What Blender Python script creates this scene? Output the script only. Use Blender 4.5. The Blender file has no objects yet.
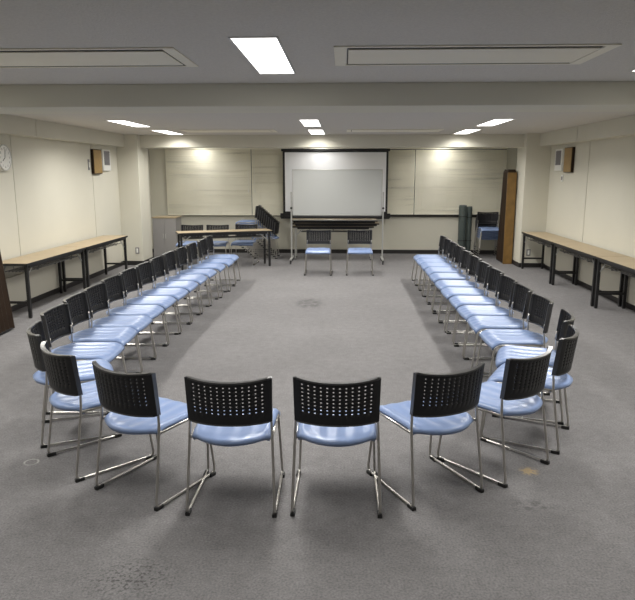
import bpy, bmesh, math, random
from mathutils import Vector, Matrix
random.seed(7)
C = bpy.context.scene.collection
PI = math.pi

# ------------------------------------------------------------------ materials
def mat(name, col, rough=0.6, metal=0.0, spec=0.5, emit=None, estr=0.0, bump=0.0, bscale=60.0,
        var=0.0, vscale=3.0, coat=0.0):
    m = bpy.data.materials.new(name); m.use_nodes = True
    n = m.node_tree.nodes; l = m.node_tree.links
    b = n['Principled BSDF']
    b.inputs['Base Color'].default_value = (*col, 1)
    b.inputs['Roughness'].default_value = rough
    b.inputs['Metallic'].default_value = metal
    b.inputs['Specular IOR Level'].default_value = spec
    b.inputs['Coat Weight'].default_value = coat
    b.inputs['Coat Roughness'].default_value = 0.15
    if emit:
        b.inputs['Emission Color'].default_value = (*emit, 1)
        b.inputs['Emission Strength'].default_value = estr
    tc = n.new('ShaderNodeTexCoord')
    if var > 0:
        t = n.new('ShaderNodeTexNoise'); t.inputs['Scale'].default_value = vscale
        t.inputs['Detail'].default_value = 5
        l.new(tc.outputs['Object'], t.inputs['Vector'])
        r = n.new('ShaderNodeMapRange')
        r.inputs['From Min'].default_value = 0.3; r.inputs['From Max'].default_value = 0.7
        r.inputs['To Min'].default_value = 1 - var; r.inputs['To Max'].default_value = 1 + var
        l.new(t.outputs['Fac'], r.inputs['Value'])
        v = n.new('ShaderNodeVectorMath'); v.operation = 'SCALE'
        v.inputs[0].default_value = col
        l.new(r.outputs['Result'], v.inputs['Scale'])
        l.new(v.outputs['Vector'], b.inputs['Base Color'])
    if bump > 0:
        t2 = n.new('ShaderNodeTexNoise'); t2.inputs['Scale'].default_value = bscale
        t2.inputs['Detail'].default_value = 3
        l.new(tc.outputs['Object'], t2.inputs['Vector'])
        bp = n.new('ShaderNodeBump'); bp.inputs['Strength'].default_value = bump
        bp.inputs['Distance'].default_value = 0.01
        l.new(t2.outputs['Fac'], bp.inputs['Height'])
        l.new(bp.outputs['Normal'], b.inputs['Normal'])
    return m

M = {}
M['wall'] = mat('wall_paint', (0.66, 0.64, 0.55), 0.75, var=0.02, vscale=1.5)
M['beam'] = mat('beam_paint', (0.64, 0.62, 0.53), 0.75, var=0.02, vscale=1.5)
M['gap'] = mat('seam_shadow_gap', (0.10, 0.095, 0.08), 0.9)
M['ceil'] = mat('acoustic_ceiling', (0.62, 0.595, 0.555), 0.9, bump=0.4, bscale=90, var=0.06, vscale=70)
M['base'] = mat('black_skirting', (0.022, 0.020, 0.020), 0.5)
M['vent'] = mat('vent_enamel', (0.82, 0.78, 0.66), 0.5)
M['dark'] = mat('dark_void', (0.012, 0.012, 0.013), 0.8)
M['lamp'] = mat('lamp_diffuser', (0.9, 0.9, 0.9), 0.5, emit=(1.0, 0.975, 0.93), estr=4.0)
M['lampframe'] = mat('lamp_frame', (0.62, 0.62, 0.6), 0.4)
M['plastic'] = mat('black_backrest_plastic', (0.012, 0.012, 0.014), 0.5, spec=0.35)
M['seat'] = mat('light_blue_vinyl', (0.215, 0.295, 0.50), 0.33, spec=0.55)
M['chrome'] = mat('satin_steel_tube', (0.55, 0.53, 0.50), 0.28, metal=0.9)
M['rim'] = mat('glossy_black_rim', (0.03, 0.03, 0.031), 0.32, spec=0.8, coat=0.3)
M['rubber'] = mat('black_glide', (0.012, 0.012, 0.012), 0.6)
M['wood'] = mat('tan_laminate', (0.39, 0.31, 0.20), 0.45, var=0.05, vscale=6)
M['blackmetal'] = mat('black_painted_steel', (0.014, 0.014, 0.015), 0.4)
M['shelf'] = mat('grey_shelf', (0.16, 0.16, 0.155), 0.6)
M['board'] = mat('whiteboard_enamel', (0.47, 0.48, 0.47), 0.3, spec=0.4)
M['alu'] = mat('brushed_aluminium', (0.55, 0.55, 0.53), 0.4, metal=0.7)
M['screen'] = mat('screen_fabric', (0.86, 0.87, 0.90), 0.9)
M['blind'] = mat('cream_blind_slat', (0.86, 0.83, 0.69), 0.45, var=0.03, vscale=2)
M['glass'] = mat('night_window_glass', (0.01, 0.012, 0.015), 0.08)
M['winframe'] = mat('dark_window_frame', (0.03, 0.026, 0.022), 0.4)
M['cab'] = mat('grey_cabinet_steel', (0.30, 0.29, 0.285), 0.5)
M['brown'] = mat('brown_wood_veneer', (0.20, 0.112, 0.03), 0.45, var=0.2, vscale=9)
M['darkbrown'] = mat('dark_brown_vinyl', (0.028, 0.016, 0.009), 0.6, spec=0.25, var=0.12, vscale=9)
M['speakerwood'] = mat('speaker_wood', (0.33, 0.21, 0.075), 0.5, var=0.12, vscale=20)
M['white'] = mat('white_plastic', (0.80, 0.80, 0.76), 0.4)
M['grille'] = mat('grey_grille', (0.22, 0.21, 0.22), 0.6)
M['matroll'] = mat('grey_green_vinyl', (0.075, 0.095, 0.09), 0.38, var=0.15, vscale=8)
M['panelwhite'] = mat('casing_enamel', (0.60, 0.575, 0.49), 0.45)

# carpet with its stains
def carpet():
    m = bpy.data.materials.new('grey_carpet'); m.use_nodes = True
    n = m.node_tree.nodes; l = m.node_tree.links; b = n['Principled BSDF']
    b.inputs['Roughness'].default_value = 0.95; b.inputs['Specular IOR Level'].default_value = 0.15
    tc = n.new('ShaderNodeTexCoord')
    def noise(s, d=4):
        t = n.new('ShaderNodeTexNoise'); t.inputs['Scale'].default_value = s; t.inputs['Detail'].default_value = d
        l.new(tc.outputs['Object'], t.inputs['Vector']); return t.outputs['Fac']
    def rng(x, a, c, lo, hi):
        r = n.new('ShaderNodeMapRange'); l.new(x, r.inputs['Value'])
        for k, v in zip(('From Min', 'From Max', 'To Min', 'To Max'), (a, c, lo, hi)): r.inputs[k].default_value = v
        return r.outputs['Result']
    def mul(x, y):
        k = n.new('ShaderNodeMath'); k.operation = 'MULTIPLY'
        for i, q in enumerate((x, y)):
            if isinstance(q, float): k.inputs[i].default_value = q
            else: l.new(q, k.inputs[i])
        return k.outputs[0]
    def blob(cx, cy, rx, ry, soft=0.35):
        mp = n.new('ShaderNodeMapping'); mp.vector_type = 'TEXTURE'
        mp.inputs['Location'].default_value = (cx, cy, 0); mp.inputs['Scale'].default_value = (rx, ry, 1)
        l.new(tc.outputs['Object'], mp.inputs['Vector'])
        ln = n.new('ShaderNodeVectorMath'); ln.operation = 'LENGTH'; l.new(mp.outputs[0], ln.inputs[0])
        return ln.outputs['Value']
    base = n.new('ShaderNodeRGB'); base.outputs[0].default_value = (0.183, 0.178, 0.181, 1)
    v = mul(rng(noise(90, 3), 0.25, 0.75, 0.70, 1.30), rng(noise(1.3, 5), 0.3, 0.7, 0.93, 1.06))
    v = mul(v, rng(noise(14, 4), 0.3, 0.7, 0.91, 1.08))
    # loose dark specks everywhere
    v = mul(v, rng(noise(11.0, 8), 0.72, 0.76, 1.0, 0.7))
    # dark traffic spot in the middle of the floor
    d = blob(-0.46, 8.8, 0.24, 0.42); k = mul(rng(d, 0.5, 1.0, 1.0, 0.0), rng(noise(12, 5), 0.36, 0.6, 0.1, 1.0))
    v = mul(v, rng(k, 0.0, 1.0, 1.0, 0.62))
    # speckled dirt at the bottom left
    d = blob(-0.94, 2.55, 0.30, 0.22); k = mul(rng(d, 0.2, 1.0, 1.0, 0.0), rng(noise(55, 5), 0.52, 0.62, 0.0, 1.0))
    v = mul(v, rng(k, 0.0, 1.0, 1.0, 0.45))
    # smear right of the stain
    for (x, y, rx, ry) in ((1.05, 3.28, 0.16, 0.10), (1.65, 3.1, 0.2, 0.05)):
        d = blob(x, y, rx, ry); k = mul(rng(d, 0.3, 1.0, 1.0, 0.0), rng(noise(20, 5), 0.45, 0.6, 0.0, 1.0))
        v = mul(v, rng(k, 0.0, 1.0, 1.0, 0.68))
    sc = n.new('ShaderNodeVectorMath'); sc.operation = 'SCALE'
    l.new(base.outputs[0], sc.inputs[0]); l.new(v, sc.inputs['Scale'])
    col = sc.outputs['Vector']
    # yellowish stain, and the pale ring mark
    def mix(col, fac, c2):
        mx = n.new('ShaderNodeMix'); mx.data_type = 'RGBA'; l.new(fac, mx.inputs['Factor'])
        l.new(col, mx.inputs[6]); mx.inputs[7].default_value = (*c2, 1); return mx.outputs[2]
    d = blob(1.15, 3.70, 0.07, 0.07); k = mul(rng(d, 0.4, 1.0, 1.0, 0.0), rng(noise(30, 3), 0.42, 0.5, 0.0, 0.75))
    col = mix(col, k, (0.40, 0.30, 0.16))
    d = blob(-1.965, 3.70, 0.042, 0.042)
    a = n.new('ShaderNodeMath'); a.operation = 'SUBTRACT'; l.new(d, a.inputs[0]); a.inputs[1].default_value = 1.0
    ab = n.new('ShaderNodeMath'); ab.operation = 'ABSOLUTE'; l.new(a.outputs[0], ab.inputs[0])
    col = mix(col, mul(rng(ab.outputs[0], 0.06, 0.22, 0.8, 0.0), rng(noise(22, 2), 0.4, 0.55, 0.4, 1.0)), (0.42, 0.42, 0.40))
    l.new(col, b.inputs['Base Color'])
    bp = n.new('ShaderNodeBump'); bp.inputs['Strength'].default_value = 0.5; bp.inputs['Distance'].default_value = 0.004
    l.new(noise(260, 2), bp.inputs['Height']); l.new(bp.outputs[0], b.inputs['Normal'])
    return m
M['carpet'] = carpet()

# ------------------------------------------------------------------ helpers
def box(bm, x0, x1, y0, y1, z0, z1, bev=0.0, mtx=None):
    b2 = bmesh.new()
    bmesh.ops.create_cube(b2, size=1.0)
    for v in b2.verts:
        v.co = Vector((x0 + (v.co.x + .5) * (x1 - x0), y0 + (v.co.y + .5) * (y1 - y0), z0 + (v.co.z + .5) * (z1 - z0)))
    if bev > 0:
        bmesh.ops.bevel(b2, geom=b2.edges[:], offset=bev, segments=2, profile=0.6, affect='EDGES')
    if mtx: b2.transform(mtx)
    join(bm, b2)

def join(bm, b2):
    me = bpy.data.meshes.new('tmp'); b2.to_mesh(me); b2.free(); bm.from_mesh(me); bpy.data.meshes.remove(me)

def fillet(pts, r, seg=5):
    pts = [Vector(p) for p in pts]; out = [pts[0]]
    for i in range(1, len(pts) - 1):
        a, p, c = pts[i-1], pts[i], pts[i+1]
        u = (a - p); w = (c - p)
        rr = min(r, u.length * .45, w.length * .45)
        s = p + u.normalized() * rr; e = p + w.normalized() * rr
        for k in range(seg + 1):
            t = k / seg
            out.append(s * (1-t)**2 + p * 2*t*(1-t) + e * t*t)
    out.append(pts[-1]); return out

def tube(bm, pts, r, n=8, r_fil=0.0):
    if r_fil > 0: pts = fillet(pts, r_fil)
    pts = [Vector(p) for p in pts]
    rings = []; prev = None
    for i, p in enumerate(pts):
        d = (pts[min(i+1, len(pts)-1)] - pts[max(i-1, 0)]).normalized()
        if prev is None:
            a = d.orthogonal().normalized()
        else:
            a = (prev - d * prev.dot(d)).normalized()
        prev = a; b = d.cross(a)
        rings.append([bm.verts.new(p + (a * math.cos(2*PI*k/n) + b * math.sin(2*PI*k/n)) * r) for k in range(n)])
    for i in range(len(rings)-1):
        for k in range(n):
            f = bm.faces.new((rings[i][k], rings[i][(k+1) % n], rings[i+1][(k+1) % n], rings[i+1][k])); f.smooth = True
    bm.faces.new(rings[0][::-1]); bm.faces.new(rings[-1])

def bar(bm, p, q, w, h=None):
    """square bar from p to q"""
    h = h or w; p = Vector(p); q = Vector(q); d = (q - p); L = d.length
    m = Matrix.Translation(p) @ d.to_track_quat('Z', 'Y').to_matrix().to_4x4()
    box(bm, -w/2, w/2, -h/2, h/2, 0, L, 0, m)

def disc(bm, c, r, axis, depth, n=32, r2=None):
    b2 = bmesh.new()
    bmesh.ops.create_cone(b2, cap_ends=True, segments=n, radius1=r, radius2=r if r2 is None else r2, depth=depth)
    m = Matrix.Translation(Vector(c)) @ Vector(axis).to_track_quat('Z', 'Y').to_matrix().to_4x4()
    b2.transform(m); join(bm, b2)

def obj(name, bm, m, parent=None, smooth=None):
    bmesh.ops.recalc_face_normals(bm, faces=bm.faces[:])
    me = bpy.data.meshes.new(name); bm.to_mesh(me); bm.free()
    me.materials.append(m if not isinstance(m, str) else M[m])
    if smooth is not None:
        me.shade_smooth() if smooth else None
    o = bpy.data.objects.new(name, me); C.objects.link(o)
    if parent: o.parent = parent
    return o

def B(): return bmesh.new()

def thing(name, label, cat, loc=(0, 0, 0), rz=0.0, group=None):
    o = bpy.data.objects.new(name, None); o.empty_display_size = 0.1; C.objects.link(o)
    o.location = loc; o.rotation_euler = (0, 0, rz); o['label'] = label; o['category'] = cat
    if group: o['group'] = group
    return o

def tag(o, label, cat, group=None):
    o['label'] = label; o['category'] = cat
    if group: o['group'] = group
    return o

def struct(name, bm, m, parent=None, label=None):
    o = obj(name, bm, m, parent)
    if parent is None:
        o['kind'] = 'structure'
        if label: o['label'] = label
    return o

def dup(root, loc, rz, label, group=None, rx=None):
    r = root.copy(); C.objects.link(r); r.location = loc
    r.rotation_euler = (0, 0, rz) if rx is None else (rx[0], rx[1], rz)
    r['label'] = label
    if group: r['group'] = group
    for ch in list(root.children):
        c = ch.copy(); C.objects.link(c); c.parent = r
        for g in list(ch.children):
            d = g.copy(); C.objects.link(d); d.parent = c
    return r

# ------------------------------------------------------------------ room
XL, XR, Y0, Y1, H = -4.36, 3.86, -3.0, 14.5, 2.51
BLF, BRF = -4.20, 3.64          # faces of the side beams
SB = 2.28                        # underside of the side beams

bm = B(); box(bm, XL-.2, XR+.2, Y0-.2, Y1+.2, -.1, 0); struct('floor', bm, 'carpet')
bm = B(); box(bm, XL-.2, XR+.2, Y0-.2, Y1+.2, H, H+.12); struct('ceiling', bm, 'ceil')

def side_wall(name, xin, sgn, seams):
    bm = B(); ys = [Y0] + seams + [Y1]
    for a, b in zip(ys[:-1], ys[1:]):
        x0, x1 = sorted((xin, xin + sgn*.03))
        box(bm, x0, x1, a + .008, b - .008, 0, H)
    w = struct(name, bm, 'wall')
    bm = B(); x0, x1 = sorted((xin + sgn*.012, xin + sgn*.2)); box(bm, x0, x1, Y0, Y1, 0, H)
    struct('backing', bm, 'gap', w)
side_wall('wall_left', XL, -1, [0.3, 3.0, 5.73, 8.44, 11.15])
side_wall('wall_right', XR, 1, [0.0, 2.6, 5.2, 7.85, 10.5])
bm = B(); box(bm, XL-.2, XR+.2, Y0-.2, Y0, 0, H); struct('wall_front', bm, 'wall')
# window wall with its long opening
WZ0, WZ1 = 0.86, 2.30
bm = B()
box(bm, XL-.2, XR+.2, Y1, Y1+.2, 0, WZ0)
box(bm, XL-.2, XR+.2, Y1, Y1+.2, WZ1, H)
box(bm, XL-.2, -3.98, Y1, Y1+.2, WZ0, WZ1); box(bm, 3.55, XR+.2, Y1, Y1+.2, WZ0, WZ1)
struct('wall_back', bm, 'wall')
for i, (a, b) in enumerate(((-3.98, -2.05), (-2.05, -.12), (-.12, 1.72), (1.72, 3.55))):
    bm = B(); w = .035
    box(bm, a, b, Y1+.03, Y1+.09, WZ0-.04, WZ0+.05); box(bm, a, b, Y1+.03, Y1+.09, WZ1-.05, WZ1)
    box(bm, a, a+w, Y1+.03, Y1+.09, WZ0, WZ1); box(bm, b-w, b, Y1+.03, Y1+.09, WZ0, WZ1)
    f = struct('window_%d' % (i+1), bm, 'winframe')
    bm = B(); box(bm, a+w, b-w, Y1+.055, Y1+.063, WZ0+.05, WZ1-.05); obj('pane', bm, 'glass', f)
# dark aluminium sill bar under the blinds
bm = B(); box(bm, -3.98, -1.30, Y1-.012, Y1+.03, .832, .846); box(bm, -1.30, 3.0, Y1-.035, Y1+.03, .825, .873)
struct('trim_1', bm, 'winframe', label='dark sill bar under the window blinds')
# skirting
def skirt(name, boxes):
    bm = B()
    for q in boxes: box(bm, *q, 0, .085, .003)
    struct(name, bm, 'base')
skirt('baseboard_back', [(XL, XR, Y1-.014, Y1)])
skirt('baseboard_left', [(XL, XL+.012, Y0, Y1)])
skirt('baseboard_right', [(XR-.012, XR, Y0, Y1)])
skirt('baseboard_front', [(XL, XR, Y0, Y0+.012)])
# pillars
PLX, PRX, PY0, PY1 = -3.95, 3.40, 12.42, 13.05
for nm, x0, x1, lab in (('trim_2', XL, PLX, 'cream square pillar beside the left wall'), ('trim_3', PRX, XR, 'cream square pillar beside the right wall')):
    bm = B(); box(bm, x0, x1, PY0, PY1, 0, H, .006); p = struct(nm, bm, 'wall', label=lab)
    bm = B(); box(bm, x0-.0, x1+(.012 if x0 == XL else 0), PY0-.012, PY1+.012, 0, .085, .002) if x0 == XL else box(bm, x0-.012, x1, PY0-.012, PY1+.012, 0, .085, .002)
    struct('skirting', bm, 'base', p)
# far beam over the pillars
bm = B(); box(bm, XL, XR, 12.60, PY1, 2.275, H, .004); struct('trim_4', bm, 'beam', label='far ceiling beam over the pillars')
# near cross beam
bm = B(); box(bm, XL, XR, 5.41, 6.02, 2.33, H, .006); struct('trim_5', bm, 'beam', label='near ceiling beam crossing the room')
# side beams
def side_beam(nm, xa, xb, seams, lab):
    ys = [6.02] + seams + [PY0 + .02]
    bm = B()
    for a, b in zip(ys[:-1], ys[1:]): box(bm, xa, xb, a+.008, b-.008, SB, H)
    for a, b in ((Y0, 2.6), (2.6, 5.41)): box(bm, xa, xb, a+.008, b-.008, SB, H)
    bb = struct(nm, bm, 'beam', label=lab)
    q = (xa, xb-.012) if xa == XL else (xa+.012, xb)
    bm = B(); box(bm, q[0], q[1], Y0, 5.41, SB+.01, H-.001); box(bm, q[0], q[1], 6.02, PY0+.02, SB+.01, H-.001); struct('backing', bm, 'gap', bb)
side_beam('trim_6', XL, BLF, [8.85], 'boxed beam along the top of the left wall')
side_beam('trim_7', BRF, XR, [10.48], 'boxed beam along the top of the right wall')
# low heater casings along both side walls, behind the tables
def casing(nm, x0, x1, ya, yb, inner, lab):
    bm = B(); box(bm, x0, x1, ya, yb, .085, .46, .004)
    xi = inner
    box(bm, min(xi, xi+(.01 if x0 == XL else -.01)), max(xi, xi+(.01 if x0 == XL else -.01)), ya, yb, .465, .485)
    p = struct(nm, bm, 'panelwhite', label=lab)
casing('trim_8', XL, XL+.035, 6.1, 12.2, XL, 'low cream panel along the foot of the left wall')
casing('trim_9', XR-.035, XR, 6.1, 12.2, XR, 'low cream panel along the foot of the right wall')

# ------------------------------------------------------------------ ceiling lights
LAMP_W = 30.0
def ceiling_light(label, loc):
    t = thing('ceiling_light', label, 'ceiling light', loc, 0, 'recessed ceiling lights')
    bm = B(); w, L = .27, 1.28
    for q in ((-w/2, w/2, -L/2, -L/2+.012), (-w/2, w/2, L/2-.012, L/2), (-w/2, -w/2+.012, -L/2, L/2), (w/2-.012, w/2, -L/2, L/2)):
        box(bm, *q, -.006, .0)
    obj('frame', bm, 'lampframe', t)
    bm = B(); box(bm, -w/2+.012, w/2-.012, -L/2+.012, L/2-.012, -.004, -.001); obj('diffuser', bm, 'lamp', t)
    ld = bpy.data.lights.new('lamp_tube', 'AREA'); ld.shape = 'RECTANGLE'; ld.size = w-.03; ld.size_y = L-.03
    ld.energy = LAMP_W; ld.color = (1.0, .975, .92); ld.spread = math.radians(150)
    lo = bpy.data.objects.new('lamp_tube', ld); C.objects.link(lo); lo.parent = t; lo.location = (0, 0, -.007)
    return t
LX = (-3.17, -.49, 2.16)
col = ('left', 'middle', 'right')
first = None
for (yc, nm) in ((4.24, 'in front of the near beam'), (2.08, 'unseen dim fill added above the front chairs'), (7.05, 'hidden behind the near beam'), (9.68, 'beyond the near beam'), (11.78, 'at the far beam'), (13.78, 'behind the far beam')):
    for x, c in zip(LX, col):
        lab = 'white ceiling light in the %s line, %s' % (c, nm)
        loc = (x, yc, H)
        if first is None: first = ceiling_light(lab, loc)
        else:
            r = dup(first, loc, 0, lab)
            if yc > 11 or yc < 3:                                   # far rows dimmed against hot spots; near row is an added dim fill
                for ch in r.children:
                    if ch.type == 'LIGHT': ch.data = ch.data.copy(); ch.data.energy = LAMP_W * (.24 if yc > 13 else .75 if yc > 11 else .32)

# ------------------------------------------------------------------ ceiling air conditioners
def ceiling_ac(label, loc):
    t = thing('ceiling_air_conditioner', label, 'air conditioner', loc, 0, 'long ceiling air conditioners')
    L, W = 1.62, .66; o = .075
    bm = B()
    box(bm, -L/2, L/2, -W/2, -W/2+.03, -.008, 0, .003); box(bm, -L/2, L/2, W/2-.03, W/2, -.008, 0, .003)
    box(bm, -L/2, -L/2+o, -W/2+.03, W/2-.03, -.008, 0, .003); box(bm, L/2-o, L/2, -W/2+.03, W/2-.03, -.008, 0, .003)
    obj('frame', bm, 'vent', t)
    bm = B(); box(bm, -L/2+o+.005, L/2-o-.005, -W/2+.03, W/2-.03, -.003, -.0005); obj('slot_recess', bm, 'dark', t)
    bm = B(); box(bm, -L/2+o+.01, L/2-o-.01, -W/2+.085, W/2-.085, -.010, -.003, .003); obj('cover_panel', bm, 'vent', t)
    return t
ac = ceiling_ac('long cream ceiling air conditioner right of the big ceiling light', (.745, 4.20, H))
dup(ac, (-1.80, 4.20, H), 0, 'long cream ceiling air conditioner cut off by the left picture edge')
dup(ac, (-2.0, 11.4, H), 0, 'far ceiling air conditioner between the left and middle lights')
dup(ac, (.85, 11.4, H), 0, 'far ceiling air conditioner between the middle and right lights')

# ------------------------------------------------------------------ the chair
def chair_parts():
    # local frame: rear feet at y=0, sitter faces +y
    t = thing('stacking_chair', 'x', 'chair')
    hw = .228
    # --- seat: dished vinyl pad with rounded rear and rolled front edge
    bm = B(); nx, ny = 22, 22
    top = []; bot = []
    for j in range(ny + 1):
        v = j / ny; ra = []; rb = []
        for i in range(nx + 1):
            u = -1 + 2 * i / nx
            au = abs(u)
            yr = .080 - .100 * (1 - au ** 2.2)          # rear edge bulges backward
            yf = .515 - .012 * au ** 4
            y = yr + (yf - yr) * v
            hwid = .222 - .012 * (1 - v)
            x = u * hwid
            z = .452 - .012 * (1 - u*u) * math.sin(PI * min(1, v * 1.05)) 
            z += .0040 * math.cos(u * PI * 4.5) * math.sin(PI * v) ** .6      # shallow flutes, front to back
            z -= .046 * max(0, (v - .78) / .22) ** 2.0     # waterfall
            z -= .020 * max(0, (.14 - v) / .14) ** 2 
            z -= .016 * max(0, (au - .86) / .14) ** 2
            if j == ny: y -= .006
            ra.append(bm.verts.new((x, y, z)))
            zb = z - .020 - .006 * (1 - au)
            rb.append(bm.verts.new((x * .965, y - (.012 if v > .9 else 0) + (.010 if v < .1 else 0), zb)))
        top.append(ra); bot.append(rb)
    for j in range(ny):
        for i in range(nx):
            bm.faces.new((top[j][i], top[j][i+1], top[j+1][i+1], top[j+1][i])); bm.faces.new((bot[j][i], bot[j+1][i], bot[j+1][i+1], bot[j][i+1]))
    for j in range(ny):
        bm.faces.new((top[j][0], top[j+1][0], bot[j+1][0], bot[j][0])); bm.faces.new((top[j][nx], bot[j][nx], bot[j+1][nx], top[j+1][nx]))
    for i in range(nx):
        bm.faces.new((top[0][i], bot[0][i], bot[0][i+1], top[0][i+1])); bm.faces.new((top[ny][i], top[ny][i+1], bot[ny][i+1], bot[ny][i]))
    for f in bm.faces: f.smooth = True
    obj('seat', bm, 'seat', t)
    # --- perforated backrest
    hx, px, sx = .0088, .0325, .052       # hole size, pitch, solid side margin
    ncol, nrow = 12, 8
    W = .454
    us = [-W/2]
    span = (ncol - 1) * px + hx
    us += [-W/2 + (W - span)/2 * k for k in (.35, .7)]
    x = -span/2
    for k in range(ncol): us += [x, x + hx]; x += px
    us += [W/2 - (W - span)/2 * k for k in (.7, .35)] + [W/2]
    hz, pz = .0085, .0220
    z0, z1 = .516, .772
    spz = (nrow - 1) * pz + hz
    zb = z1 - .026 - spz
    zs = [z0, z0 + (zb - z0) * .5]
    z = zb
    for k in range(nrow): zs += [z, z + hz]; z += pz
    zs += [z1 - .012, z1]
    def back_pt(x, z, off):
        u = x / (W/2)
        tz = (z - z0) / (z1 - z0)
        y = .064 - .066 * (1 - abs(u) ** 2.3) - .030 * tz + off        # concave towards the sitter, leaning back
        zz = z - .003 * (1 - u*u) * (1 - tz) - .016 * (1 - u*u) * tz
        if abs(u) > .95: zz += (-.006 if tz > .97 else .006 if tz < .03 else 0)
        return (x * (1 - .02 * (1 - tz)), y, zz)
    bm = B(); th = .009
    fr = [[bm.verts.new(back_pt(x, z, th)) for x in us] for z in zs]
    bk = [[bm.verts.new(back_pt(x, z, 0)) for x in us] for z in zs]
    NX, NZ = len(us) - 1, len(zs) - 1
    c0, r0 = 3, 2
    def hole(i, j): return c0 <= i < c0 + 2*ncol - 1 and (i - c0) % 2 == 0 and r0 <= j < r0 + 2*nrow - 1 and (j - r0) % 2 == 0
    for j in range(NZ):
        for i in range(NX):
            if hole(i, j):
                for (a, b_) in (((j, i), (j, i+1)), ((j, i+1), (j+1, i+1)), ((j+1, i+1), (j+1, i)), ((j+1, i), (j, i))):
                    bm.faces.new((fr[a[0]][a[1]], fr[b_[0]][b_[1]], bk[b_[0]][b_[1]], bk[a[0]][a[1]]))
            else:
                f1 = bm.faces.new((fr[j][i], fr[j][i+1], fr[j+1][i+1], fr[j+1][i])); f2 = bm.faces.new((bk[j][i], bk[j+1][i], bk[j+1][i+1], bk[j][i+1]))
                f1.smooth = f2.smooth = True
    back = obj('backrest', bm, 'plastic', t)
    # thick rim round the panel
    bm = B()
    rim = [back_pt(-W/2 + W*k/20, z1, th/2) for k in range(21)]
    rim += [back_pt(W/2, z1 - (z1-z0)*k/8, th/2) for k in range(1, 9)]
    rim += [back_pt(W/2 - W*k/20, z0, th/2) for k in range(1, 21)]
    rim += [back_pt(-W/2, z0 + (z1-z0)*k/8, th/2) for k in range(1, 9)]
    rings = []
    cen = Vector((0, .01, (z0+z1)/2))
    for p in rim:
        p = Vector(p); d = (cen - p); d.y = 0
        # a flat lip, deeper than the panel, running round its edge
        dx_ = (1 if d.x > 0 else -1) if abs(abs(p.x) - W/2) < .012 else 0
        dz_ = (1 if d.z > 0 else -1) if dx_ == 0 or abs(d.z) > (z1-z0)/2 - .012 else 0
        q = Vector((dx_, 0, dz_)) * .009
        rings.append([bm.verts.new(v) for v in (p + Vector((0, -.006, 0)), p + Vector((0, .020, 0)), p + q + Vector((0, .020, 0)), p + q + Vector((0, -.006, 0)))])
    N = len(rings)
    for k in range(N):
        A, B2 = rings[k], rings[(k+1) % N]
        for e in range(4): bm.faces.new((A[e], A[(e+1) % 4], B2[(e+1) % 4], B2[e]))
    obj('rim', bm, 'rim', back)
    # --- sled side frames
    for s in (-1, 1):
        bm = B()
        x = s * hw
        pts = [(x*.925, .074, .59), (x*.93, .076, .565), (x*.94, .078, .54), (x*.965, .070, .43),
               (x*1.0, .038, .22), (x*1.03, .006, .0145), (x*1.0, .515, .0145), (x*.93, .470, .385), (x*.93, .430, .415), (x*.95, .075, .418)]
        pts = [Vector(p) for p in pts]
        out = [pts[0], pts[1], pts[2], pts[3], pts[4]]
        out += fillet([pts[4], pts[5], pts[6], pts[7], pts[8], pts[9]], .035, 5)[1:]
        tube(bm, out, .0078, 8)
        fr_ = obj('side_frame', bm, 'chrome', t)
        for (ya, yb) in ((.0, .055), (.455, .505)):
            bm = B(); box(bm, s*hw*1.02-.0125, s*hw*1.02+.0125, ya, yb, 0.0, .021, .004); obj('glide', bm, 'rubber', fr_)
    for y, z in ((.10, .415), (.42, .412)):
        bm = B(); tube(bm, [(-hw*.96, y, z), (hw*.96, y, z)], .007, 8); obj('crossbar', bm, 'chrome', t)
    return t

proto = chair_parts(); used = [False]
def place_chair(x, y, ang, label, group, z=0.0, rx=None):
    """(x,y): midpoint of the rear feet; ang: heading of the sitter in degrees from +y, counter clockwise"""
    if not used[0]:
        used[0] = True; proto.location = (x, y, z); proto.rotation_euler = (0, 0, math.radians(ang))
        proto['label'] = label; proto['group'] = group; return proto
    return dup(proto, (x, y, z), math.radians(ang), label, group)

ordn = ['first', 'second', 'third', 'fourth', 'fifth', 'sixth', 'seventh', 'eighth', 'ninth', 'tenth', 'eleventh', 'twelfth']
G = 'blue and black chairs set out in a horseshoe'
def jit(a): return random.uniform(-a, a)
LEFT = ((-2.213, 10.42), (-2.20, 9.87), (-2.235, 9.33), (-2.265, 8.78), (-2.285, 8.25), (-2.295, 7.73), (-2.30, 7.22), (-2.315, 6.72), (-2.315, 6.23), (-2.29, 5.73), (-2.275, 5.24), (-2.225, 4.74))
RIGHT = ((1.634, 10.54), (1.632, 10.05), (1.638, 9.57), (1.642, 9.07), (1.638, 8.53), (1.636, 7.95), (1.632, 7.41), (1.643, 6.88), (1.645, 6.36), (1.65, 5.85), (1.665, 5.33))
for k in range(12):
    x, y = LEFT[k]
    place_chair(x - .04, y, {11: -86, 10: -85}.get(k, -89) + jit(1.6), 'blue seated chair in the left row, %s counting from the far end' % ordn[k], G)
for k in range(11):
    x, y = RIGHT[k]
    place_chair(x + .04, y, 90 + jit(1.6), 'blue seated chair in the right row, %s counting from the far end' % ordn[k], G)
def head(dx, dy): return math.degrees(math.atan2(-dx, dy))
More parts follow.
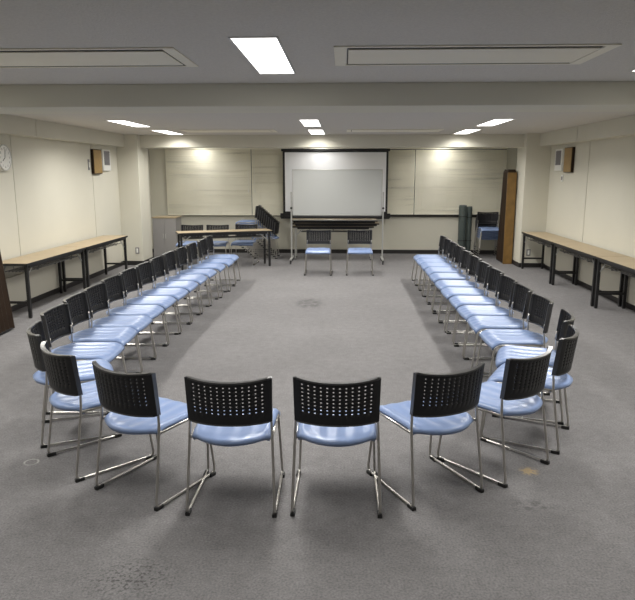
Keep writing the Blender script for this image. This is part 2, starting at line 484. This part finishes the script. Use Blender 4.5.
arc = [(-2.10, 4.15, head(.42, .19), 'turned chair joining the left row to the near curve, beside the nearest left row chair'),
       (-1.737, 3.64, head(.305, .296), 'chair in the near curve seen from behind, furthest left one with back turned to us'),
       (-1.212, 3.274, head(.216, .411), 'chair in the near curve, back turned, first left of the two straight facing front chairs'),
       (-.588, 3.122, head(0.0, 1), 'front chair seen straight from behind, left one of the middle two'),
       (-.028, 3.14, head(0.0, 1), 'front chair seen straight from behind, right one of the middle two'),
       (.59, 3.333, head(-.219, .416), 'chair in the near curve, back turned, first right of the two straight facing front chairs'),
       (1.118, 3.665, head(-.324, .347), 'chair in the near curve, back turned, second right of the two straight facing front chairs'),
       (1.508, 4.19, head(-.41, .20), 'turned chair right of the near curve, the nearer of two seen edge on'),
       (1.665, 4.71, head(-.44, .13), 'turned chair just before the nearest chair of the right row')]
for x, y, a, lab in arc: place_chair(x + (.012 if x > .3 else 0), y - .028, a, lab, G)
place_chair(-.452, 11.75, 180, 'left one of the two chairs facing us in front of the whiteboard', 'pair of chairs before the whiteboard')
place_chair(.297, 11.78, 180, 'right one of the two chairs facing us in front of the whiteboard', 'pair of chairs before the whiteboard')
for x, y, a, w in ((-3.04, 12.84, 178, 'left one'), (-2.53, 12.86, 182, 'middle one'), (-1.97, 13.02, 176, 'right one')):
    place_chair(x, y, a, 'chair tucked behind the dark legged table by the window, %s of three' % w, 'chairs behind the slanted table')
# stacks
for k in range(10):
    place_chair(-1.40 - .043*k, 13.72, 90, 'black backed chair in the leaning stack left of the screen, %s from the bottom' % ordn[k], 'chair stack beside the screen', z=.038*k)
for k in range(5):
    place_chair(3.13, 14.36 - .045*k, 180, 'chair in the stack by the brown folding screen, %s from the bottom' % ordn[k], 'chair stack at the right window', z=.048*k)

# ------------------------------------------------------------------ long folding tables
def folding_table(label, loc, rz, group, L=1.8, D=.45, Ht=.70, shelf=True, lm='blackmetal', lw=.019):
    """length along local x, seat side towards local -y"""
    t = thing('folding_table', label, 'table', loc, rz, group)
    bm = B(); box(bm, -L/2+.004, L/2-.004, -D/2+.004, D/2-.004, Ht-.026, Ht, .002); top = obj('tabletop', bm, 'wood', t)
    bm = B()
    for q in ((-L/2, L/2, -D/2, -D/2+.006), (-L/2, L/2, D/2-.006, D/2), (-L/2, -L/2+.006, -D/2, D/2), (L/2-.006, L/2, -D/2, D/2)):
        box(bm, *q, Ht-.032, Ht-.003)
    obj('edge_band', bm, 'blackmetal', top)
    bm = B(); box(bm, -L/2+.10, L/2-.10, -D/2+.02, -D/2+.045, Ht-.065, Ht-.027); box(bm, -L/2+.10, L/2-.10, D/2-.045, D/2-.02, Ht-.065, Ht-.027)
    obj('rail', bm, 'blackmetal', t)
    for s in (-1, 1):
        x = s * (L/2 - .055)
        for sy in (-1, 1):
            bm = B(); box(bm, x-lw, x+lw, sy*(D/2-.04)-lw, sy*(D/2-.04)+lw, .012, Ht-.027, .002)
            lg = obj('leg', bm, lm, t)
            bm = B(); disc(bm, (x, sy*(D/2-.04), .007), .02, (0, 0, 1), .014, 12); obj('foot_cap', bm, 'rubber', lg)
        bm = B(); box(bm, x-.012, x+.012, -D/2+.04, D/2-.04, .185, .215); obj('crossbar', bm, lm, t)
        for sy in (-1, 1):
            bm = B(); bar(bm, (x - s*.012, sy*(D/2-.055), Ht-.20), (x - s*.20, sy*(D/2-.055), Ht-.045), .009, .018); obj('brace', bm, 'alu', t)
    if shelf:
        bm = B()
        for k in range(7):
            y = -D/2 + .09 + k * (D - .18) / 6
            tube(bm, [(-L/2+.14, y, Ht-.125), (L/2-.14, y, Ht-.125)], .006, 6)
        for x in (-.5, 0, .5): tube(bm, [(x, -D/2+.05, Ht-.04), (x, -D/2+.06, Ht-.128), (x, D/2-.06, Ht-.128), (x, D/2-.05, Ht-.04)], .006, 6)
        obj('wire_shelf', bm, 'shelf', t)
    return t
TG = 'tan topped folding tables along the walls'
tb = folding_table('long tan folding table by the left wall, the nearer one of two', (-4.105, 8.56, 0), PI/2 - .012, TG)
dup(tb, (-4.08, 10.37, 0), PI/2 - .012, 'long tan folding table by the left wall, the farther one next to the pillar', TG)
dup(tb, (3.60, 11.40, 0), -PI/2, 'long tan folding table by the right wall, farthest one, ending at the pillar', TG)
dup(tb, (3.60, 9.585, 0), -PI/2, 'long tan folding table by the right wall, middle one of the line', TG)
dup(tb, (3.60, 7.77, 0), -PI/2, 'long tan folding table by the right wall, nearest one, cut by the picture edge', TG)
# slanted table by the window
a = math.atan2(.65, 1.65)
cx, cy = (-3.08 - 1.45) / 2 + .05, (11.80 + 12.47) / 2 - .08
dup(tb, (cx - math.sin(a)*.225, cy + math.cos(a)*.225, 0), a, 'slanted folding table at the back left with chairs tucked behind', 'tables at the window end')
# table behind the whiteboard with two folded ones lying on it
folding_table('folding table standing behind the whiteboard, under folded tables', (-.22, 13.62, 0), 0, 'tables at the window end', L=1.7, lm='alu', lw=.010)
def folded(label, z, dx):
    t = thing('folded_table', label, 'table', (-.18 + dx, 13.62, z), 0, 'folded tables behind the whiteboard')
    bm = B(); box(bm, -.9, .9, -.225, .225, .035, .062, .003); obj('tabletop', bm, 'wood', t)
    bm = B()
    for y in (-.18, .18): box(bm, -.84, .84, y-.015, y+.015, 0, .03)
    for x in (-.84, -.25, .25, .84): box(bm, x-.015, x+.015, -.18, .18, .004, .028)
    obj('folded_legs', bm, 'blackmetal', t)
    bm = B()
    for q in ((-.903, .903, -.229, -.224), (-.903, .903, .224, .229)): box(bm, *q, .034, .060)
    obj('edge_band', bm, 'blackmetal', t)
folded('folded table lying on another behind the whiteboard, lower one', .701, .02)
folded('folded table on top of the pile behind the whiteboard', .765, -.02)

# ------------------------------------------------------------------ projection screen
SX0, SX1, SY = -1.345, .965, 14.33
t = thing('projection_screen', 'pulled down projection screen with black border on the window wall', 'projection screen', (0, SY, 2.31))
bm = B(); box(bm, SX0-.03, SX1+.03, -.05, .05, -.055, -.002, .008); obj('case', bm, 'blackmetal', t)
bm = B(); box(bm, SX0+.045, SX1-.045, -.004, .0, -1.36, -.075); obj('fabric', bm, 'screen', t)
bm = B()
box(bm, SX0, SX0+.045, -.004, .0, -1.46, -.05); box(bm, SX1-.045, SX1, -.004, .0, -1.46, -.05)
box(bm, SX0, SX1, -.005, .0, -1.46, -1.36); box(bm, SX0, SX1, -.004, 0, -.075, -.05); obj('border', bm, 'blackmetal', t)
bm = B(); box(bm, SX0-.05, SX1+.05, -.02, .015, -1.52, -1.455, .008); obj('bottom_bar', bm, 'blackmetal', t)
bm = B()
for x in (SX0-.02, SX1+.02): box(bm, x-.045, x+.045, -.03, .02, -1.50, -1.40, .01)
obj('end_cap', bm, 'rubber', t)
bm = B()
for x in (-1.0, .7): box(bm, x-.02, x+.02, .0, .171, -.04, -.01, 0)
obj('bracket', bm, 'blackmetal', t)

# ------------------------------------------------------------------ mobile whiteboard
WX0, WX1, WY = -1.03, .765, 12.95
t = thing('mobile_whiteboard', 'grey looking mobile whiteboard on castors behind the two chairs', 'whiteboard', (0, WY, 0))
bm = B(); box(bm, WX0+.015, WX1-.015, -.012, .012, .965, 1.845); obj('writing_surface', bm, 'board', t)
bm = B()
for q in ((WX0, WX0+.018, .95, 1.86), (WX1-.018, WX1, .95, 1.86)): box(bm, q[0], q[1], -.016, .016, q[2], q[3], .002)
box(bm, WX0, WX1, -.016, .016, .95, .968, .002); box(bm, WX0, WX1, -.016, .016, 1.842, 1.86, .002)
obj('board_frame', bm, 'alu', t)
bm = B(); box(bm, WX0+.02, WX1-.02, -.085, .0, .905, .945, .004); obj('pen_tray', bm, 'blackmetal', t)
for x in (WX0-.022, WX1+.022):
    bm = B(); box(bm, x-.014, x+.014, -.014, .014, .09, 1.42, .003); p = obj('post', bm, 'alu', t)
    bm = B(); disc(bm, (x, -.03, 1.10), .022, (0, 1, 0), .03, 16); obj('tilt_knob', bm, 'rubber', p)
    bm = B(); box(bm, x-.02, x+.02, -.29, .29, .075, .105, .004); obj('foot_bar', bm, 'alu', t)
    for y in (-.27, .27):
        bm = B(); disc(bm, (x, y, .03), .03, (1, 0, 0), .02, 16); box(bm, x-.016, x+.016, y-.014, y+.014, .03, .075); obj('caster', bm, 'rubber', t)
bm = B(); box(bm, WX0-.01, WX1+.01, -.012, .012, .30, .325) if False else tube(bm, [(WX0-.02, 0, .86), (WX1+.02, 0, .86)], .012, 8); obj('stretcher', bm, 'alu', t)

# ------------------------------------------------------------------ blinds
def blind(label, x0, x1, zbot, seed, cord_side):
    rr = random.Random(seed); t = thing('venetian_blind', label, 'window blind', (x0, Y1-.05, zbot), 0, 'cream venetian blinds')
    W = x1 - x0; ztop = 2.345 - zbot
    bm = B(); box(bm, 0, W, -.022, .022, ztop-.035, ztop-.001, .003); obj('headrail', bm, 'blind', t)
    bm = B(); box(bm, .01, W-.01, -.012, .012, 0, .018, .003); obj('bottom_rail', bm, 'blind', t)
    bm = B(); pitch = .0235; n = int((ztop - .06) / pitch); seg = 26
    ph = [rr.uniform(0, 6.28) for _ in range(6)]
    for k in range(n):
        zc = .030 + k * pitch; v = k / n
        prev = None
        if rr.random() < .42: jt, jc, jw = rr.uniform(-.36, -.1), rr.uniform(.2, .9), rr.uniform(.25, .8)
        else: jt, jc, jw = rr.uniform(-.04, .04), .5, 2.0
        for s in range(seg + 1):
            u = s / seg; x = .006 + u * (W - .012)
            sag = .014 * math.sin(u*PI*1.3 + ph[0] + v*2.2) * math.sin(PI*v) + .004 * math.sin(u*9 + ph[1] + v*7)
            tilt = math.radians(62) + .16 * math.sin(u*4.2 + ph[2] + v*3.5) * math.sin(v*5+ph[3]) + jt * math.exp(-((u-jc)/jw)**2)
            h = .0145
            dz, dy = math.sin(tilt)*h, math.cos(tilt)*h
            row = [bm.verts.new((x, dy, zc + sag + dz)), bm.verts.new((x, -.002, zc + sag)), bm.verts.new((x, -dy, zc + sag - dz))]
            if prev:
                for q in range(2):
                    f = bm.faces.new((prev[q], row[q], row[q+1], prev[q+1])); f.smooth = True
            prev = row
    o = obj('slats', bm, 'blind', t)
    bm = B()
    for u in (.08, .36, .64, .92): tube(bm, [(W*u, -.016, .01), (W*u, -.016, ztop-.03)], .0014, 5)
    obj('ladder_cord', bm, 'blind', t)
    cx_ = W - .07 if cord_side > 0 else .07
    bm = B(); tube(bm, [(cx_, -.028, ztop-.04), (cx_ + .004, -.03, ztop*.38)], .0022, 6); disc(bm, (cx_+.004, -.03, ztop*.38-.03), .006, (0, 0, 1), .06, 10)
    obj('pull_cord', bm, 'white', t)
blind('wide cream venetian blind above the grey cabinet, farthest left', -3.985, -2.0595, .850, 1, 1)
blind('cream venetian blind just left of the projection screen', -2.0585, -.10, .850, 2, -1)
blind('pale venetian blind just right of the projection screen', -.092, 1.563, .880, 3, 1)
blind('wide pale venetian blind farthest right above the chair stack', 1.564, 3.555, .880, 4, 1)

# ------------------------------------------------------------------ cabinet
t = thing('storage_cabinet', 'low grey steel cabinet with a wooden top in the back left corner', 'cabinet', (-3.755, 13.55, 0))
bm = B(); box(bm, -.25, .25, -.23, .23, .04, .86, .004); obj('body', bm, 'cab', t)
bm = B(); box(bm, -.26, .26, -.24, .24, .86, .885, .003); obj('top_board', bm, 'wood', t)
bm = B(); box(bm, -.235, .235, -.21, .21, .0, .04); obj('plinth', bm, 'dark', t)
for s, x in ((-1, -.245), (1, .003)):
    bm = B(); box(bm, x, x+.242, -.242, -.230, .05, .85, .002); d = obj('door', bm, 'cab', t)
    bm = B(); box(bm, -.03 if s < 0 else .018, -.018 if s < 0 else .03, -.252, -.240, .44, .54, .002); obj('handle', bm, 'alu', d)

# ------------------------------------------------------------------ folded accordion partitions
def accordion(label, loc, rot, Wd, Dp, Ht, folds, mname, panel_m, lean=0):
    t = thing('folding_screen', label, 'folding screen', loc, rot, None)
    # folds stacked along local y, each fold a ridge seen on the end faces
    bm = B(); n = folds
    pr = []
    for k in range(n + 1):
        y = -Dp/2 + Dp * k / n
        pr.append((Wd/2 if k % 2 == 0 else Wd/2 - .028, y))
    prof = pr + [(-a_, b_) for a_, b_ in pr[::-1]]
    lo = [bm.verts.new((x, y, .03)) for x, y in prof]; ty = lambda y, k: -Dp/2 + (y + Dp/2) * k
    hi = [bm.verts.new((x, ty(y, .62), Ht-.05)) for x, y in prof]
    hi2 = [bm.verts.new((x*.75, ty(y, .55)+.02, Ht)) for x, y in prof]
    N = len(prof)
    for A, Bq in ((lo, hi), (hi, hi2)):
        for k in range(N): bm.faces.new((A[k], A[(k+1) % N], Bq[(k+1) % N], Bq[k]))
    bm.faces.new(lo[::-1]); bm.faces.new(hi2)
    obj('curtain_folds', bm, mname, t)
    bm = B(); box(bm, -Wd/2-.004, Wd/2+.004, -Dp/2-.03, -Dp/2, .0, Ht-.06, .006); obj('lead_panel', bm, panel_m, t)
    bm = B(); box(bm, -Wd/2+.02, Wd/2-.02, -Dp/2+.02, Dp/2-.02, 0, .03); obj('bottom_rail', bm, 'dark', t)
    return t
accordion('tall brown folded accordion screen standing beside the right pillar', (3.285, 13.23, 0), 0, .17, .66, 1.86, 7, 'darkbrown', 'brown')
o = accordion('dark brown ribbed folded screen leaning at the left wall, cut by the picture edge', (-3.97, 6.98, 0), PI/2, .62, .13, 1.75, 8, 'darkbrown', 'darkbrown')
C.objects.unlink(o)
for ch in list(o.children): bpy.data.objects.remove(ch)
bpy.data.objects.remove(o)
# left one: ribbed face towards the room, leaning back onto the wall
t = thing('folding_screen', 'dark brown ribbed folded screen leaning at the left wall, cut by the picture edge', 'folding screen', (-3.83, 7.10, 0), 0)
t.rotation_euler = (0, math.radians(-5.5), 0)
bm = B(); n = 14; pr = []
for k in range(n + 1): pr.append((0 if k % 2 == 0 else -.024, -.62 * k / n))
prof = pr + [(-.09, -.62), (-.09, 0)]
lo = [bm.verts.new((x, y, .03)) for x, y in prof]; hi = [bm.verts.new((x, y, 1.78)) for x, y in prof]; N = len(prof)
for k in range(N): bm.faces.new((lo[k], lo[(k+1) % N], hi[(k+1) % N], hi[k]))
bm.faces.new(lo[::-1]); bm.faces.new(hi); obj('curtain_folds', bm, 'darkbrown', t)
bm = B(); box(bm, -.094, .006, 0, .025, .02, 1.79, .006); box(bm, -.094, .006, -.645, -.62, .02, 1.79, .006); obj('lead_panel', bm, 'darkbrown', t)
bm = B(); box(bm, -.085, -.004, -.61, .0, .018, .032); obj('bottom_rail', bm, 'dark', t)

# ------------------------------------------------------------------ rolled mats by the right window
def roll(label, x, y, r, h):
    t = thing('rolled_mat', label, 'rolled mat', (x, y, 0), 0, 'rolled mats at the right window')
    bm = B(); N = 40
    ring = lambda rr, z: [bm.verts.new((rr*(1+.03*math.sin(3*q*2*PI/N+x*9))*math.cos(q*2*PI/N), rr*math.sin(q*2*PI/N), z)) for q in range(N)]
    rings = [ring(r*.96, 0), ring(r, .02), ring(r*.97, h*.5), ring(r, h-.03), ring(r*.92, h), ring(r*.4, h-.004), ring(r*.36, h-.06)]
    for A, Bq in zip(rings[:-1], rings[1:]):
        for k in range(N):
            f = bm.faces.new((A[k], A[(k+1) % N], Bq[(k+1) % N], Bq[k])); f.smooth = True
    bm.faces.new(rings[0][::-1]); bm.faces.new(rings[-1]); obj('roll', bm, 'matroll', t)
    bm = B()
    for z in (h*.3, h*.78): tube(bm, [((r+.003)*math.cos(q*2*PI/24), (r+.003)*math.sin(q*2*PI/24), z) for q in range(25)], .006, 6)
    obj('strap', bm, 'dark', t)
roll('thick grey green rolled mat standing upright left of the right chair stack', 2.61, 14.25, .085, 1.10)
roll('thinner grey green rolled mat standing against the thick one', 2.765, 14.32, .062, 1.07)

# ------------------------------------------------------------------ wall fittings
def wall_speaker(label, loc, rz):
    t = thing('wall_speaker', label, 'speaker', loc, rz, 'wall speakers')     # front towards local +x
    bm = B(); box(bm, .004, .050, -.19, .19, -.21, .21, .006); obj('cabinet', bm, 'darkbrown', t)
    bm = B(); box(bm, .050, .057, -.180, .180, -.20, .20, .003); obj('grille', bm, 'speakerwood', t)
    bm = B(); box(bm, 0, .006, -.05, .05, -.08, .08); obj('bracket', bm, 'dark', t)
    return t
sp = wall_speaker('brown wooden wall speaker high on the left wall', (XL, 11.30, 1.985), 0)
dup(sp, (XR, 11.33, 2.01), PI, 'brown wooden wall speaker high on the right wall', 'wall speakers')
def wall_vent(label, loc, rz):
    t = thing('wall_vent', label, 'wall vent', loc, rz, 'white wall vents')
    bm = B(); box(bm, 0, .045, -.19, .19, -.19, .19, .006); obj('housing', bm, 'white', t)
    bm = B(); box(bm, .045, .049, -.13, .13, -.09, .16); obj('grille_backing', bm, 'grille', t)
    bm = B()
    for k in range(9): box(bm, .048, .056, -.13, .13, -.085 + k*.027, -.075 + k*.027)
    obj('louvres', bm, 'grille', t)
    return t
vt = wall_vent('white wall vent with grey grille beside the left speaker', (XL, 11.76, 2.02), 0)
dup(vt, (XR, 11.84, 2.02), PI, 'white wall vent with grey grille beside the right speaker', 'white wall vents')
def wall_switch(label, loc, rz, w, h, dark):
    t = thing('wall_switch', label, 'switch', loc, rz, None)
    bm = B(); box(bm, 0, .012, -w, w, -h, h, .003); obj('plate', bm, 'grille' if dark else 'white', t)
    bm = B(); box(bm, .012, .018, -w*.5, w*.5, -h*.5, h*.5, .002); obj('rocker', bm, 'white' if dark else 'grille', t)
wall_switch('narrow grey wall control left of the left speaker', (XL, 11.0, 1.93), 0, .028, .09, True)
wall_switch('small white wall switch below the right wall vent', (XR, 11.68, 1.70), PI, .05, .06, False)
def outlet(label, x):
    t = thing('wall_outlet', label, 'outlet', (x, PY0, .29), 0, 'pillar outlets')
    bm = B(); box(bm, -.038, .038, -.008, 0, -.062, .062, .003); obj('plate', bm, 'grille', t)
    bm = B(); box(bm, -.018, .018, -.013, -.008, -.042, .042, .002); obj('socket', bm, 'white', t)
outlet('small wall outlet low on the left pillar', -4.06); outlet('small wall outlet low on the right pillar under the table', 3.56)

# wall clock
t = thing('wall_clock', 'round white wall clock high on the left wall at the picture edge', 'clock', (XL, 8.17, 1.985))
bm = B(); disc(bm, (.022, 0, 0), .165, (1, 0, 0), .044, 48)
rimo = obj('case', bm, 'white', t)
bm = B(); tube(bm, [(.046, .158*math.cos(q*2*PI/48), .158*math.sin(q*2*PI/48)) for q in range(49)], .009, 8); obj('bezel', bm, 'alu', t)
bm = B(); disc(bm, (.0455, 0, 0), .15, (1, 0, 0), .003, 48); dial = obj('dial', bm, 'white', t)
for hnum in range(1, 13):
    a_ = math.radians(90 - 30*hnum)
    cu = bpy.data.curves.new('n', 'FONT'); cu.body = str(hnum); cu.size = .04; cu.align_x = 'CENTER'; cu.align_y = 'CENTER'; cu.extrude = .0005
    tmp = bpy.data.objects.new('n', cu); C.objects.link(tmp)
    me = bpy.data.meshes.new_from_object(tmp.evaluated_get(bpy.context.evaluated_depsgraph_get()))
    bpy.data.objects.remove(tmp); me.materials.clear(); me.materials.append(M['grille'])
    no = bpy.data.objects.new('numeral', me); C.objects.link(no); no.parent = dial
    # text plane xy -> wall plane; seen from +x, +y is to the right
    no.matrix_local = Matrix.Translation((.0478, .118*math.cos(a_), .118*math.sin(a_))) @ Matrix(((0, 0, 1, 0), (1, 0, 0, 0), (0, 1, 0, 0), (0, 0, 0, 1)))
for L_, w_, a_ in ((.075, .008, 215), (.105, .005, 80)):
    bm = B(); q = math.radians(a_); bar(bm, (.0495, 0, 0), (.0495, L_*math.cos(q), L_*math.sin(q)), w_, .002); obj('clock_hand', bm, 'dark', t)

# ------------------------------------------------------------------ camera, world
cam_d = bpy.data.cameras.new('camera'); cam = bpy.data.objects.new('camera', cam_d); C.objects.link(cam)
f_px = 640.0
cam_d.sensor_fit = 'HORIZONTAL'; cam_d.sensor_width = 36.0; cam_d.lens = 36.0 * f_px / 635.0
pitch = math.atan(127.5 / f_px); yaw = math.atan(26.5 / f_px * math.cos(pitch))
cam.location = (0, 0, 1.8)
cam.rotation_euler = (PI/2 - pitch, 0, yaw)
cam_d.clip_start = .05; cam_d.clip_end = 100
bpy.context.scene.camera = cam
w = bpy.data.worlds.new('world'); bpy.context.scene.world = w; w.use_nodes = True
w.node_tree.nodes['Background'].inputs['Color'].default_value = (.02, .02, .02, 1)
w.node_tree.nodes['Background'].inputs['Strength'].default_value = 0.3
vs = bpy.context.scene.view_settings
vs.view_transform = 'Standard'; vs.look = 'None'; vs.gamma = 1; vs.use_curve_mapping = False
vs.exposure = 0.33
